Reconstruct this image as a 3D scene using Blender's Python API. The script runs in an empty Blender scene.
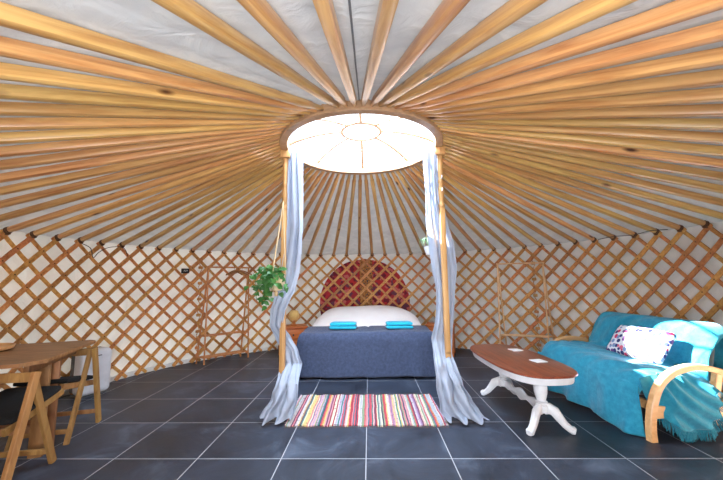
import bpy, bmesh, math, random
from mathutils import Vector, Matrix, noise
PI = math.pi
R = math.radians
sc = bpy.context.scene
COL = sc.collection
random.seed(7)

# ------------------------------------------------------------------ helpers
def lin(c):
    return tuple(((v/255)/12.92 if v/255 <= 0.04045 else ((v/255+0.055)/1.055)**2.4) for v in c) + (1,)

def obj(name, bm, mat, parent=None, smooth=True, loc=(0, 0, 0), rot=(0, 0, 0), autos=40):
    bmesh.ops.recalc_face_normals(bm, faces=bm.faces)
    me = bpy.data.meshes.new(name)
    if smooth:
        for f in bm.faces: f.smooth = True
        for e in bm.edges:
            if len(e.link_faces) == 2 and e.calc_face_angle(0) > R(autos): e.smooth = False
    bm.to_mesh(me); bm.free()
    o = bpy.data.objects.new(name, me); COL.objects.link(o)
    for m in (mat if isinstance(mat, (list, tuple)) else [mat]): me.materials.append(m)
    o.location = loc; o.rotation_euler = rot
    if parent: o.parent = parent
    return o

def thing(name, label, cat, loc=(0, 0, 0), rz=0, group=None):
    o = bpy.data.objects.new(name, None); COL.objects.link(o)
    o.empty_display_size = 0.1
    o.location = loc; o.rotation_euler = (0, 0, rz)
    return tag(o, label, cat, group)

def tag(o, label, cat, group=None):
    o['label'] = label; o['category'] = cat
    if group: o['group'] = group
    return o

def struct(o):
    o['kind'] = 'structure'; return o

def dup(root, loc=None, rot=None, label=None):
    r = root.copy(); COL.objects.link(r)
    if loc is not None: r.location = loc
    if rot is not None: r.rotation_euler = rot
    if label: r['label'] = label
    for ch in [c for c in bpy.data.objects if c.parent == root]:
        c = ch.copy(); COL.objects.link(c); c.parent = r
        for g in [x for x in bpy.data.objects if x.parent == ch]:
            d = g.copy(); COL.objects.link(d); d.parent = c
    return r

def box(bm, c, s, rz=0, bev=0, rx=0, ry=0):
    r = bmesh.ops.create_cube(bm, size=1)
    vs = r['verts']
    bmesh.ops.scale(bm, vec=s, verts=vs)
    if bev:
        es = list({e for v in vs for e in v.link_edges})
        rb = bmesh.ops.bevel(bm, geom=es, offset=bev, segments=2, affect='EDGES', profile=0.5)
        vs = list({v for f in rb['faces'] for v in f.verts} | {v for v in vs if v.is_valid})
    M = Matrix.Translation(c) @ Matrix.Rotation(rz, 4, 'Z') @ Matrix.Rotation(ry, 4, 'Y') @ Matrix.Rotation(rx, 4, 'X')
    bmesh.ops.transform(bm, matrix=M, verts=vs)
    return vs

def sweep(bm, pts, prof, normals=None, scales=None, closed=False, cap=True):
    """prof: list of (a,b): a along the normal, b along tangent x normal"""
    pts = [Vector(p) for p in pts]; n = len(pts); rings = []
    for i, p in enumerate(pts):
        if closed: t = pts[(i+1) % n]-pts[i-1]
        else: t = pts[min(i+1, n-1)]-pts[max(i-1, 0)]
        t.normalize()
        N = Vector(normals[i] if isinstance(normals, list) else (normals or (0, 0, 1)))
        N = N - t*N.dot(t)
        if N.length < 1e-4: N = Vector((1, 0, 0)) - t*t.x
        N.normalize(); B = t.cross(N)
        s = scales[i] if scales else 1
        sa, sb = s if isinstance(s, (tuple, list)) else (s, s)
        rings.append([bm.verts.new(p+N*a*sa+B*b*sb) for a, b in prof])
    k = len(prof)
    for i in range(n if closed else n-1):
        A = rings[i]; Bq = rings[(i+1) % n]
        for j in range(k):
            bm.faces.new((A[j], A[(j+1) % k], Bq[(j+1) % k], Bq[j]))
    if cap and not closed:
        bm.faces.new(rings[0]); bm.faces.new(list(reversed(rings[-1])))
    return rings

def rect(a, b, c=0.0):
    a /= 2; b /= 2
    if not c: return [(-a, -b), (a, -b), (a, b), (-a, b)]
    return [(-a+c, -b), (a-c, -b), (a, -b+c), (a, b-c), (a-c, b), (-a+c, b), (-a, b-c), (-a, -b+c)]

def circ(r, n=10):
    return [(r*math.cos(2*PI*i/n), r*math.sin(2*PI*i/n)) for i in range(n)]

def lathe(bm, prof, c=(0, 0, 0), n=24, cap=True):
    rings = []
    for r, z in prof:
        rings.append([bm.verts.new((c[0]+r*math.cos(2*PI*i/n), c[1]+r*math.sin(2*PI*i/n), c[2]+z)) for i in range(n)])
    for a, b in zip(rings, rings[1:]):
        for i in range(n):
            bm.faces.new((a[i], a[(i+1) % n], b[(i+1) % n], b[i]))
    if cap:
        bm.faces.new(rings[0]); bm.faces.new(list(reversed(rings[-1])))

def grid(bm, nu, nv, fn):
    vs = [[bm.verts.new(fn(i/nu, j/nv)) for j in range(nv+1)] for i in range(nu+1)]
    for i in range(nu):
        for j in range(nv):
            bm.faces.new((vs[i][j], vs[i+1][j], vs[i+1][j+1], vs[i][j+1]))
    return vs

def rbox(bm, c, s, r, cuts=14, disp=None, rz=0):
    """rounded box from a subdivided cube, with optional displacement disp(point)->Vector in local space"""
    tmp = bmesh.new()
    bmesh.ops.create_cube(tmp, size=1)
    bmesh.ops.subdivide_edges(tmp, edges=tmp.edges[:], cuts=cuts, use_grid_fill=True)
    h = Vector(s)/2
    rr = Vector((min(r, h.x), min(r, h.y), min(r, h.z)))
    M = Matrix.Translation(c) @ Matrix.Rotation(rz, 4, 'Z')
    mp = {}
    for v in tmp.verts:
        p = Vector((v.co.x*s[0], v.co.y*s[1], v.co.z*s[2]))
        q = Vector([max(-h[k]+rr[k], min(h[k]-rr[k], p[k])) for k in range(3)])
        d = Vector([(p[k]-q[k])/rr[k] for k in range(3)])
        if d.length > 1e-6:
            d = d.normalized()
            p = q+Vector([d[k]*rr[k] for k in range(3)])
        if disp: p = p+disp(p)
        mp[v] = bm.verts.new(M @ p)
    for f in tmp.faces: bm.faces.new([mp[v] for v in f.verts])
    tmp.free()

def nz(p, s, a, seed=0):
    v = Vector(p)*s+Vector((seed, seed*1.7, seed*0.3))
    return noise.noise(v)*a

# ------------------------------------------------------------------ materials
def newmat(name):
    m = bpy.data.materials.new(name); m.use_nodes = True
    nt = m.node_tree
    for n in list(nt.nodes): nt.nodes.remove(n)
    out = nt.nodes.new('ShaderNodeOutputMaterial')
    b = nt.nodes.new('ShaderNodeBsdfPrincipled')
    nt.links.new(b.outputs[0], out.inputs[0])
    return m, nt, b, out

def node(nt, t, **kw):
    n = nt.nodes.new(t)
    for k, v in kw.items():
        if k.startswith('i_'): n.inputs[k[2:].replace('_', ' ')].default_value = v
        else: setattr(n, k, v)
    return n

def ramp(nt, stops, interp='LINEAR'):
    n = nt.nodes.new('ShaderNodeValToRGB'); cr = n.color_ramp; cr.interpolation = interp
    while len(cr.elements) > 1: cr.elements.remove(cr.elements[-1])
    cr.elements[0].position = stops[0][0]; cr.elements[0].color = stops[0][1]
    for p, c in stops[1:]:
        e = cr.elements.new(p); e.color = c
    return n

def wood(name, c_light, c_dark, scale=(1.2, 22, 22), rough=0.5, knots=True, tint=0.35, coat=0.0, rnd_obj=True):
    m, nt, b, out = newmat(name); L = nt.links
    tc = node(nt, 'ShaderNodeTexCoord'); oi = node(nt, 'ShaderNodeObjectInfo')
    geo = node(nt, 'ShaderNodeNewGeometry')
    add = node(nt, 'ShaderNodeMath', operation='ADD')
    L.new(oi.outputs['Random'], add.inputs[0]); L.new(geo.outputs['Random Per Island'], add.inputs[1])
    off = node(nt, 'ShaderNodeVectorMath', operation='SCALE'); off.inputs[0].default_value = (31, 17, 23)
    L.new(add.outputs[0], off.inputs['Scale'])
    va = node(nt, 'ShaderNodeVectorMath', operation='ADD')
    L.new(tc.outputs['Object'], va.inputs[0]); L.new(off.outputs[0], va.inputs[1])
    mp = node(nt, 'ShaderNodeMapping'); mp.inputs['Scale'].default_value = scale
    L.new(va.outputs[0], mp.inputs[0])
    ns = node(nt, 'ShaderNodeTexNoise', i_Scale=1.6, i_Detail=5.0, i_Roughness=0.6, i_Distortion=0.6)
    L.new(mp.outputs[0], ns.inputs['Vector'])
    rp = ramp(nt, [(0.3, lin(c_dark)), (0.62, lin(c_light))])
    L.new(ns.outputs[0], rp.inputs[0])
    hs = node(nt, 'ShaderNodeHueSaturation')
    fr = node(nt, 'ShaderNodeMath', operation='FRACT'); L.new(add.outputs[0], fr.inputs[0])
    mr = node(nt, 'ShaderNodeMapRange', i_To_Min=1-tint*0.55, i_To_Max=1+tint*0.35)
    L.new(fr.outputs[0], mr.inputs[0]); L.new(mr.outputs[0], hs.inputs['Value'])
    m7 = node(nt, 'ShaderNodeMath', operation='MULTIPLY'); m7.inputs[1].default_value = 7.31
    L.new(add.outputs[0], m7.inputs[0])
    f2 = node(nt, 'ShaderNodeMath', operation='FRACT'); L.new(m7.outputs[0], f2.inputs[0])
    mr2 = node(nt, 'ShaderNodeMapRange', i_To_Min=0.5-0.010*tint/0.35, i_To_Max=0.5+0.011*tint/0.35)
    L.new(f2.outputs[0], mr2.inputs[0]); L.new(mr2.outputs[0], hs.inputs['Hue'])
    L.new(rp.outputs[0], hs.inputs['Color'])
    last = hs.outputs[0]
    if knots:
        mk = node(nt, 'ShaderNodeMapping'); mk.inputs['Scale'].default_value = (2.3, 7, 7)
        L.new(va.outputs[0], mk.inputs[0])
        vo = node(nt, 'ShaderNodeTexVoronoi', i_Scale=1.0, i_Randomness=1.0)
        L.new(mk.outputs[0], vo.inputs['Vector'])
        rk = ramp(nt, [(0.05, (1, 1, 1, 1)), (0.14, (0, 0, 0, 1))])
        L.new(vo.outputs['Distance'], rk.inputs[0])
        mx = node(nt, 'ShaderNodeMix', data_type='RGBA')
        mx.inputs[7].default_value = lin((70, 32, 12))
        L.new(rk.outputs[0], mx.inputs[0]); L.new(last, mx.inputs[6]); last = mx.outputs[2]
    L.new(last, b.inputs['Base Color'])
    b.inputs['Roughness'].default_value = rough
    b.inputs['Coat Weight'].default_value = coat
    b.inputs['Coat Roughness'].default_value = 0.25
    bp = node(nt, 'ShaderNodeBump', i_Strength=0.15, i_Distance=0.004)
    L.new(ns.outputs[0], bp.inputs['Height']); L.new(bp.outputs[0], b.inputs['Normal'])
    return m

def fabric(name, col, col2=None, scale=60, nscale=5, rough=0.95, bump=0.4, trans=0.0, sheen=0.2, dist=0.004):
    m, nt, b, out = newmat(name); L = nt.links
    tc = node(nt, 'ShaderNodeTexCoord')
    ns = node(nt, 'ShaderNodeTexNoise', i_Scale=nscale, i_Detail=6.0, i_Roughness=0.65)
    L.new(tc.outputs['Object'], ns.inputs['Vector'])
    rp = ramp(nt, [(0.3, lin(col)), (0.7, lin(col2 or col))]); L.new(ns.outputs[0], rp.inputs[0])
    L.new(rp.outputs[0], b.inputs['Base Color'])
    b.inputs['Roughness'].default_value = rough
    b.inputs['Sheen Weight'].default_value = sheen
    n2 = node(nt, 'ShaderNodeTexNoise', i_Scale=scale, i_Detail=3.0)
    L.new(tc.outputs['Object'], n2.inputs['Vector'])
    bp = node(nt, 'ShaderNodeBump', i_Strength=bump, i_Distance=dist)
    L.new(n2.outputs[0], bp.inputs['Height']); L.new(bp.outputs[0], b.inputs['Normal'])
    if trans:
        tr = node(nt, 'ShaderNodeBsdfTranslucent'); L.new(rp.outputs[0], tr.inputs[0])
        mx = node(nt, 'ShaderNodeMixShader'); mx.inputs[0].default_value = trans
        L.new(b.outputs[0], mx.inputs[1]); L.new(tr.outputs[0], mx.inputs[2]); L.new(mx.outputs[0], out.inputs[0])
    return m

def plain(name, col, rough=0.5, metal=0, spec=0.5):
    m, nt, b, out = newmat(name)
    tc = node(nt, 'ShaderNodeTexCoord')
    ns = node(nt, 'ShaderNodeTexNoise', i_Scale=9.0, i_Detail=3.0); nt.links.new(tc.outputs['Object'], ns.inputs['Vector'])
    c = lin(col); c2 = tuple(v*0.86 for v in c[:3])+(1,)
    rp = ramp(nt, [(0.3, c2), (0.6, c)]); nt.links.new(ns.outputs[0], rp.inputs[0])
    nt.links.new(rp.outputs[0], b.inputs['Base Color'])
    b.inputs['Roughness'].default_value = rough; b.inputs['Metallic'].default_value = metal
    b.inputs['Specular IOR Level'].default_value = spec
    return m

M_POLE = wood('pine_pole', (220, 172, 106), (180, 122, 66), rough=0.38, tint=0.42, coat=0.6)
M_LATH = wood('pine_lath', (212, 150, 88), (170, 106, 54), scale=(14, 14, 14), rough=0.6, knots=False, tint=0.5)
M_RING = wood('ring_wood', (190, 150, 114), (154, 116, 84), scale=(6, 6, 20), rough=0.45, knots=False, tint=0.1, coat=0.2)
M_POST = wood('post_wood', (204, 156, 98), (170, 120, 68), scale=(20, 20, 1.5), rough=0.5, tint=0.1)
M_TEAK = wood('dining_wood', (166, 116, 74), (120, 78, 46), scale=(3, 18, 3), rough=0.5, knots=False, tint=0.25)
M_CHAIRW = wood('chair_wood', (176, 130, 76), (136, 92, 48), scale=(10, 10, 2.5), rough=0.5, knots=False, tint=0.3)
M_CTOP = wood('table_top_wood', (150, 76, 46), (98, 42, 26), scale=(16, 1.6, 4), rough=0.3, knots=False, tint=0.1, coat=0.4)
M_BEECH = wood('bent_beech', (236, 186, 128), (214, 158, 100), scale=(3, 14, 14), rough=0.4, knots=False, tint=0.05, coat=0.3)
M_ORANGE = wood('orange_pine', (206, 116, 52), (164, 82, 34), scale=(2, 12, 12), rough=0.5, knots=False, tint=0.1)
M_BAMBOO_LIT = wood('lit_bamboo', (226, 184, 138), (196, 150, 104), scale=(8, 8, 8), rough=0.45, knots=False, tint=0.1)  # bamboo with the light on the right rack put into its colour
M_BAMBOO = wood('bamboo', (206, 140, 84), (160, 98, 52), scale=(8, 8, 8), rough=0.45, knots=False, tint=0.1)
M_ROPE = fabric('dark_rope', (74, 46, 26), (110, 74, 44), scale=160)
M_JUTE = fabric('jute', (214, 190, 150), (190, 160, 116), scale=200)
M_WHITEP = plain('white_paint', (234, 235, 238), 0.4)
M_WHITEPL = plain('white_plastic', (226, 228, 234), 0.35)
M_GREYPL = plain('grey_plastic', (96, 98, 102), 0.5)
M_BLACK = plain('black_plastic', (18, 18, 20), 0.4)
M_BLACKF = fabric('black_cushion', (13, 13, 14), (20, 19, 19), sheen=0)
M_CARD = plain('white_card', (236, 236, 232), 0.6)
M_SPREAD = fabric('slate_weave', (52, 62, 88), (72, 84, 112), scale=110, nscale=30, bump=0.9, dist=0.008)
M_SHEET = fabric('white_cotton', (236, 226, 222), (244, 238, 234), scale=25, nscale=3, bump=0.3)
M_TOWEL = fabric('turquoise_towel', (18, 166, 196), (40, 186, 212), scale=180, nscale=40, bump=0.7)
M_THROW = fabric('turquoise_throw', (18, 126, 158), (48, 158, 186), scale=150, nscale=22, bump=0.8)
M_FRINGE = fabric('throw_fringe', (20, 112, 138), (38, 140, 160), scale=200, nscale=60)
M_CURT = fabric('curtain_voile', (184, 194, 210), (202, 209, 222), scale=40, nscale=4, bump=0.15, trans=0.42, sheen=0)
M_FUTON = fabric('futon_cover', (40, 60, 70), (52, 74, 84))
M_LEAF = fabric('leaf', (22, 74, 32), (84, 140, 62), scale=30, nscale=9, rough=0.45, bump=0.2, trans=0.2, sheen=0)
M_LEAF2 = fabric('striped_leaf', (110, 160, 110), (206, 224, 190), scale=30, nscale=30, rough=0.5, bump=0.2, trans=0.2, sheen=0)
M_POT = fabric('woven_pot', (186, 160, 120), (220, 200, 164), scale=90, nscale=30, bump=0.8)
M_WICKER = fabric('wicker', (206, 164, 92), (232, 196, 124), scale=120, nscale=40, bump=0.9)
M_WIRE = plain('dark_cable', (40, 36, 34), 0.6)

def canvas(name, c1, c2, trans, wr=0.5, sc_=(1, 1, 1)):
    m, nt, b, out = newmat(name); L = nt.links
    tc = node(nt, 'ShaderNodeTexCoord')
    mp = node(nt, 'ShaderNodeMapping'); mp.inputs['Scale'].default_value = sc_
    L.new(tc.outputs['Object'], mp.inputs[0])
    ns = node(nt, 'ShaderNodeTexNoise', i_Scale=2.4, i_Detail=5.0, i_Distortion=1.2)
    L.new(mp.outputs[0], ns.inputs['Vector'])
    rp = ramp(nt, [(0.3, lin(c1)), (0.7, lin(c2))]); L.new(ns.outputs[0], rp.inputs[0])
    L.new(rp.outputs[0], b.inputs['Base Color']); b.inputs['Roughness'].default_value = 0.8
    bp = node(nt, 'ShaderNodeBump', i_Strength=wr, i_Distance=0.06)
    L.new(ns.outputs[0], bp.inputs['Height']); L.new(bp.outputs[0], b.inputs['Normal'])
    tr = node(nt, 'ShaderNodeBsdfTranslucent'); L.new(rp.outputs[0], tr.inputs[0]); L.new(bp.outputs[0], tr.inputs['Normal'])
    mx = node(nt, 'ShaderNodeMixShader'); mx.inputs[0].default_value = trans
    L.new(b.outputs[0], mx.inputs[1]); L.new(tr.outputs[0], mx.inputs[2]); L.new(mx.outputs[0], out.inputs[0])
    return m
M_CANW = canvas('wall_canvas', (216, 216, 213), (234, 234, 231), 0.10)
M_CANR = canvas('roof_canvas', (188, 189, 191), (207, 207, 206), 0.14, 0.35, (2, 2, 2))

# slate floor with grout lines every 0.6 m
def floor_mat():
    m, nt, b, out = newmat('slate_tiles'); L = nt.links
    tc = node(nt, 'ShaderNodeTexCoord')
    br = node(nt, 'ShaderNodeTexBrick'); br.offset = 0; br.squash = 1
    br.inputs['Scale'].default_value = 1.0
    br.inputs['Brick Width'].default_value = 0.6; br.inputs['Row Height'].default_value = 0.6
    br.inputs['Mortar Size'].default_value = 0.0034; br.inputs['Mortar Smooth'].default_value = 0.1
    br.inputs['Color1'].default_value = (0, 0, 0, 1); br.inputs['Color2'].default_value = (1, 1, 1, 1)
    mp = node(nt, 'ShaderNodeMapping'); mp.inputs['Location'].default_value = (6.0, 3.505, 0)
    L.new(tc.outputs['Object'], mp.inputs[0]); L.new(mp.outputs[0], br.inputs['Vector'])
    # per tile value
    sn = node(nt, 'ShaderNodeVectorMath', operation='SNAP'); sn.inputs[1].default_value = (0.6, 0.6, 10)
    L.new(mp.outputs[0], sn.inputs[0])
    wn = node(nt, 'ShaderNodeTexWhiteNoise'); L.new(sn.outputs[0], wn.inputs['Vector'])
    va = node(nt, 'ShaderNodeVectorMath', operation='MULTIPLY_ADD')
    va.inputs[1].default_value = (9, 9, 9)
    L.new(wn.outputs['Color'], va.inputs[0]); L.new(tc.outputs['Object'], va.inputs[2])
    ns = node(nt, 'ShaderNodeTexNoise', i_Scale=2.6, i_Detail=8.0, i_Roughness=0.62, i_Distortion=0.7)
    L.new(va.outputs[0], ns.inputs['Vector'])
    rp = ramp(nt, [(0.32, lin(FL1)), (0.55, lin(FL2)), (0.75, lin(FL3))])
    L.new(ns.outputs[0], rp.inputs[0])
    hs = node(nt, 'ShaderNodeHueSaturation'); mr = node(nt, 'ShaderNodeMapRange', i_To_Min=0.75, i_To_Max=1.2)
    L.new(wn.outputs['Value'], mr.inputs[0]); L.new(mr.outputs[0], hs.inputs['Value']); L.new(rp.outputs[0], hs.inputs['Color'])
    mx = node(nt, 'ShaderNodeMix', data_type='RGBA'); mx.inputs[7].default_value = lin((176, 178, 182))
    L.new(br.outputs['Fac'], mx.inputs[0]); L.new(hs.outputs[0], mx.inputs[6]); L.new(mx.outputs[2], b.inputs['Base Color'])
    rr = node(nt, 'ShaderNodeMapRange', i_To_Min=0.34, i_To_Max=0.58); L.new(ns.outputs[0], rr.inputs[0]); L.new(rr.outputs[0], b.inputs['Roughness'])
    b.inputs['Specular IOR Level'].default_value = 0.5
    ad = node(nt, 'ShaderNodeMath', operation='MULTIPLY_ADD'); ad.inputs[1].default_value = -0.6
    L.new(br.outputs['Fac'], ad.inputs[0]); L.new(ns.outputs[0], ad.inputs[2])
    bp = node(nt, 'ShaderNodeBump', i_Strength=0.35, i_Distance=0.01); L.new(ad.outputs[0], bp.inputs['Height'])
    L.new(bp.outputs[0], b.inputs['Normal'])
    return m
FL1, FL2, FL3 = (32, 37, 47), (52, 59, 73), (86, 95, 110)
M_FLOOR = floor_mat()

# rag rug stripes
def rug_mat():
    m, nt, b, out = newmat('rag_weave'); L = nt.links
    tc = node(nt, 'ShaderNodeTexCoord'); sp = node(nt, 'ShaderNodeSeparateXYZ'); L.new(tc.outputs['Object'], sp.inputs[0])
    wob = node(nt, 'ShaderNodeTexNoise', i_Scale=5.0, i_Detail=2.0); L.new(tc.outputs['Object'], wob.inputs['Vector'])
    ma = node(nt, 'ShaderNodeMath', operation='MULTIPLY_ADD'); ma.inputs[1].default_value = 0.02
    L.new(wob.outputs[0], ma.inputs[0]); L.new(sp.outputs['X'], ma.inputs[2])
    sn = node(nt, 'ShaderNodeMath', operation='SNAP'); sn.inputs[1].default_value = 0.0115
    L.new(ma.outputs[0], sn.inputs[0])
    # stripes break along y into a few runs
    sy = node(nt, 'ShaderNodeMath', operation='SNAP'); sy.inputs[1].default_value = 0.30
    L.new(sp.outputs['Y'], sy.inputs[0])
    my = node(nt, 'ShaderNodeMath', operation='MULTIPLY'); my.inputs[1].default_value = 0.0
    L.new(sy.outputs[0], my.inputs[0])
    cx = node(nt, 'ShaderNodeCombineXYZ'); L.new(sn.outputs[0], cx.inputs[0]); L.new(my.outputs[0], cx.inputs[1])
    wn = node(nt, 'ShaderNodeTexWhiteNoise'); L.new(cx.outputs[0], wn.inputs['Vector'])
    cols = [(196, 84, 92), (212, 164, 160), (206, 196, 186), (112, 66, 90), (206, 134, 88), (132, 150, 118), (176, 156, 176),
            (188, 66, 78), (206, 184, 118), (84, 112, 128), (200, 188, 190), (146, 112, 146), (206, 122, 124), (62, 68, 88), (170, 176, 184), (196, 140, 148), (64, 124, 116), (208, 200, 172), (160, 54, 66), (178, 168, 162)]
    rp = ramp(nt, [(i/len(cols), lin(c)) for i, c in enumerate(cols)], 'CONSTANT')
    L.new(wn.outputs['Value'], rp.inputs[0])
    n2 = node(nt, 'ShaderNodeTexNoise', i_Scale=55.0, i_Detail=2.0); L.new(tc.outputs['Object'], n2.inputs['Vector'])
    r2 = ramp(nt, [(0.30, (0, 0, 0, 1)), (0.38, (1, 1, 1, 1))]); L.new(n2.outputs[0], r2.inputs[0])
    mx = node(nt, 'ShaderNodeMix', data_type='RGBA'); mx.inputs[6].default_value = lin((120, 70, 84))
    L.new(r2.outputs[0], mx.inputs[0]); L.new(rp.outputs[0], mx.inputs[7]); L.new(mx.outputs[2], b.inputs['Base Color'])
    b.inputs['Roughness'].default_value = 0.95
    bp = node(nt, 'ShaderNodeBump', i_Strength=0.8, i_Distance=0.01); L.new(n2.outputs[0], bp.inputs['Height']); L.new(bp.outputs[0], b.inputs['Normal'])
    return m
M_RUG = rug_mat()

def kilim_mat():
    m, nt, b, out = newmat('red_carpet'); L = nt.links
    tc = node(nt, 'ShaderNodeTexCoord'); sp = node(nt, 'ShaderNodeSeparateXYZ'); L.new(tc.outputs['Object'], sp.inputs[0])
    vo = node(nt, 'ShaderNodeTexVoronoi', i_Scale=17.0); L.new(tc.outputs['Object'], vo.inputs['Vector'])
    rp = ramp(nt, [(0.0, lin((112, 30, 44))), (0.25, lin((176, 44, 48))), (0.5, lin((156, 42, 52))), (0.7, lin((104, 54, 72))), (0.85, lin((188, 96, 88)))], 'CONSTANT')
    wn = node(nt, 'ShaderNodeSeparateColor'); L.new(vo.outputs['Color'], wn.inputs[0]); L.new(wn.outputs[0], rp.inputs[0])
    ns = node(nt, 'ShaderNodeTexNoise', i_Scale=26.0, i_Detail=2.0); L.new(tc.outputs['Object'], ns.inputs['Vector'])
    r3 = ramp(nt, [(0.0, lin((70, 62, 66))), (0.42, lin((178, 120, 60))), (0.5, lin((146, 96, 46))), (0.6, lin((120, 60, 40)))], 'CONSTANT'); L.new(ns.outputs[0], r3.inputs[0])
    ab = node(nt, 'ShaderNodeMath', operation='ABSOLUTE'); L.new(sp.outputs['X'], ab.inputs[0])
    mw = node(nt, 'ShaderNodeMath', operation='MULTIPLY_ADD'); mw.inputs[1].default_value = -0.09; L.new(ns.outputs[0], mw.inputs[0]); L.new(ab.outputs[0], mw.inputs[2])
    lt = node(nt, 'ShaderNodeMath', operation='LESS_THAN'); lt.inputs[1].default_value = 0.08; L.new(mw.outputs[0], lt.inputs[0])
    mx = node(nt, 'ShaderNodeMix', data_type='RGBA'); L.new(lt.outputs[0], mx.inputs[0]); L.new(rp.outputs[0], mx.inputs[6]); L.new(r3.outputs[0], mx.inputs[7])
    L.new(mx.outputs[2], b.inputs['Base Color']); b.inputs['Roughness'].default_value = 0.95
    return m
M_KILIM = kilim_mat()

def floral_mat():
    m, nt, b, out = newmat('floral_cushion'); L = nt.links
    tc = node(nt, 'ShaderNodeTexCoord')
    vo = node(nt, 'ShaderNodeTexVoronoi', i_Scale=24.0); L.new(tc.outputs['Object'], vo.inputs['Vector'])
    sc1 = node(nt, 'ShaderNodeSeparateColor'); L.new(vo.outputs['Color'], sc1.inputs[0])
    rp = ramp(nt, [(0.0, lin((206, 50, 96))), (0.32, lin((40, 52, 110))), (0.55, lin((110, 70, 130))), (0.7, lin((120, 150, 190))), (0.85, lin((214, 96, 120)))], 'CONSTANT')
    L.new(sc1.outputs[0], rp.inputs[0])
    r2 = ramp(nt, [(0.0, (1, 1, 1, 1)), (0.46, (1, 1, 1, 1)), (0.54, (0, 0, 0, 1))]); L.new(vo.outputs['Distance'], r2.inputs[0])
    mx = node(nt, 'ShaderNodeMix', data_type='RGBA'); mx.inputs[6].default_value = lin((226, 226, 232))
    L.new(r2.outputs[0], mx.inputs[0]); L.new(rp.outputs[0], mx.inputs[7]); L.new(mx.outputs[2], b.inputs['Base Color'])
    b.inputs['Roughness'].default_value = 0.9
    return m
M_FLORAL = floral_mat()

def glass_mat():
    m, nt, b, out = newmat('clear_dome'); L = nt.links
    tr = node(nt, 'ShaderNodeBsdfTransparent'); tr.inputs[0].default_value = (0.97, 0.98, 1, 1)
    gl = node(nt, 'ShaderNodeBsdfGlossy'); gl.inputs['Roughness'].default_value = 0.05
    mx = node(nt, 'ShaderNodeMixShader'); mx.inputs[0].default_value = 0.06
    L.new(tr.outputs[0], mx.inputs[1]); L.new(gl.outputs[0], mx.inputs[2]); L.new(mx.outputs[0], out.inputs[0])
    return m
M_GLASS = glass_mat()

# ------------------------------------------------------------------ the yurt
CX, CY, RW, HW = -0.02, 3.266, 3.347, 1.715      # lattice cylinder
RR, ZR = 0.817, 2.572                            # crown ring outer radius, underside
NP = 82; DA = 2*PI/NP
def pol(a, r, z): return Vector((CX+r*math.sin(a), CY+r*math.cos(a), z))   # a = 0 towards the back, + to the right

def arc_wall(name, a0, a1, r, z0, z1, th, mat, n):
    bm = bmesh.new()
    ins = grid(bm, n, 8, lambda u, v: pol(a0+(a1-a0)*u, r+0.006*math.sin(u*n*1.1+v*3), z0+(z1-z0)*v))
    outs = grid(bm, n, 8, lambda u, v: pol(a0+(a1-a0)*u, r+th, z0+(z1-z0)*v))
    for j in range(8):
        for k in (0, n): bm.faces.new((ins[k][j], ins[k][j+1], outs[k][j+1], outs[k][j]))
    for i in range(n):
        for k in (0, 8): bm.faces.new((ins[i][k], ins[i+1][k], outs[i+1][k], outs[i][k]))
    return struct(obj(name, bm, mat))
RC_ = RW+0.075
DOOR = R(12.5)
arc_wall('wall_back', R(-50), R(50), RC_, 0, 1.80, 0.02, M_CANW, 60)
arc_wall('wall_left', -PI+DOOR, R(-50), RC_, 0, 1.80, 0.02, M_CANW, 72)
arc_wall('wall_right', R(50), PI-DOOR, RC_, 0, 1.80, 0.02, M_CANW, 72)
bm = bmesh.new(); lathe(bm, [(RC_+0.03, -0.05), (RC_+0.03, 0.0)], (CX, CY, 0), 96)
struct(obj('floor', bm, M_FLOOR, smooth=False))
# roof canvas, a cone lying on the poles, with shallow folds between them
ZF = HW+0.035
SLOPE = (2.618-ZF)/(RW-RR+0.01)
ALPHA = math.atan(SLOPE)
def roofz(r): return ZF+(RW-r)*SLOPE
bm = bmesh.new()
def cone(r0, r1, dz):
    n = 164*2
    return grid(bm, n, 10, lambda u, v: pol(u*2*PI, r0+(r1-r0)*v, roofz(r0+(r1-r0)*v)+dz+0.006*math.sin(u*n*0.5*PI+v*9)))
lo = cone(RC_+0.022, RR-0.03, 0.036); hi = cone(RC_+0.022, RR-0.03, 0.075)
for i in range(328):
    for k in (0, 10): bm.faces.new((lo[i][k], lo[i+1][k], hi[i+1][k], hi[i][k]))
bmesh.ops.remove_doubles(bm, verts=bm.verts, dist=0.0004)
struct(obj('ceiling', bm, M_CANR))
bm = bmesh.new()
sweep(bm, [pol(PI-0.004, r_, roofz(r_)+0.026) for r_ in (RR+0.03, 1.6, 2.4, RW)], rect(0.006, 0.008), (0, 0, 1))
struct(obj('trim_1', bm, M_GREYPL))
# skirting strip at the foot of the canvas
for nm, a0, a1 in (('baseboard_back', -50, 50), ('baseboard_left', -167.5, -50), ('baseboard_right', 50, 167.5)):
    bm = bmesh.new()
    sweep(bm, [pol(R(a0+(a1-a0)*i/60), RC_-0.012, 0.03) for i in range(61)], rect(0.06, 0.018), (0, 0, 1))
    struct(obj(nm, bm, M_CANW))
# doorway the camera looks in through
bm = bmesh.new()
for s in (-1, 1): box(bm, pol(PI+s*DOOR, RW+0.05, 0.86), (0.07, 0.16, 1.72), bev=0.004)
box(bm, (CX, CY-RW-0.02, 1.755), (1.62, 0.16, 0.07), bev=0.004)
struct(obj('door_1', bm, M_POST))

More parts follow.
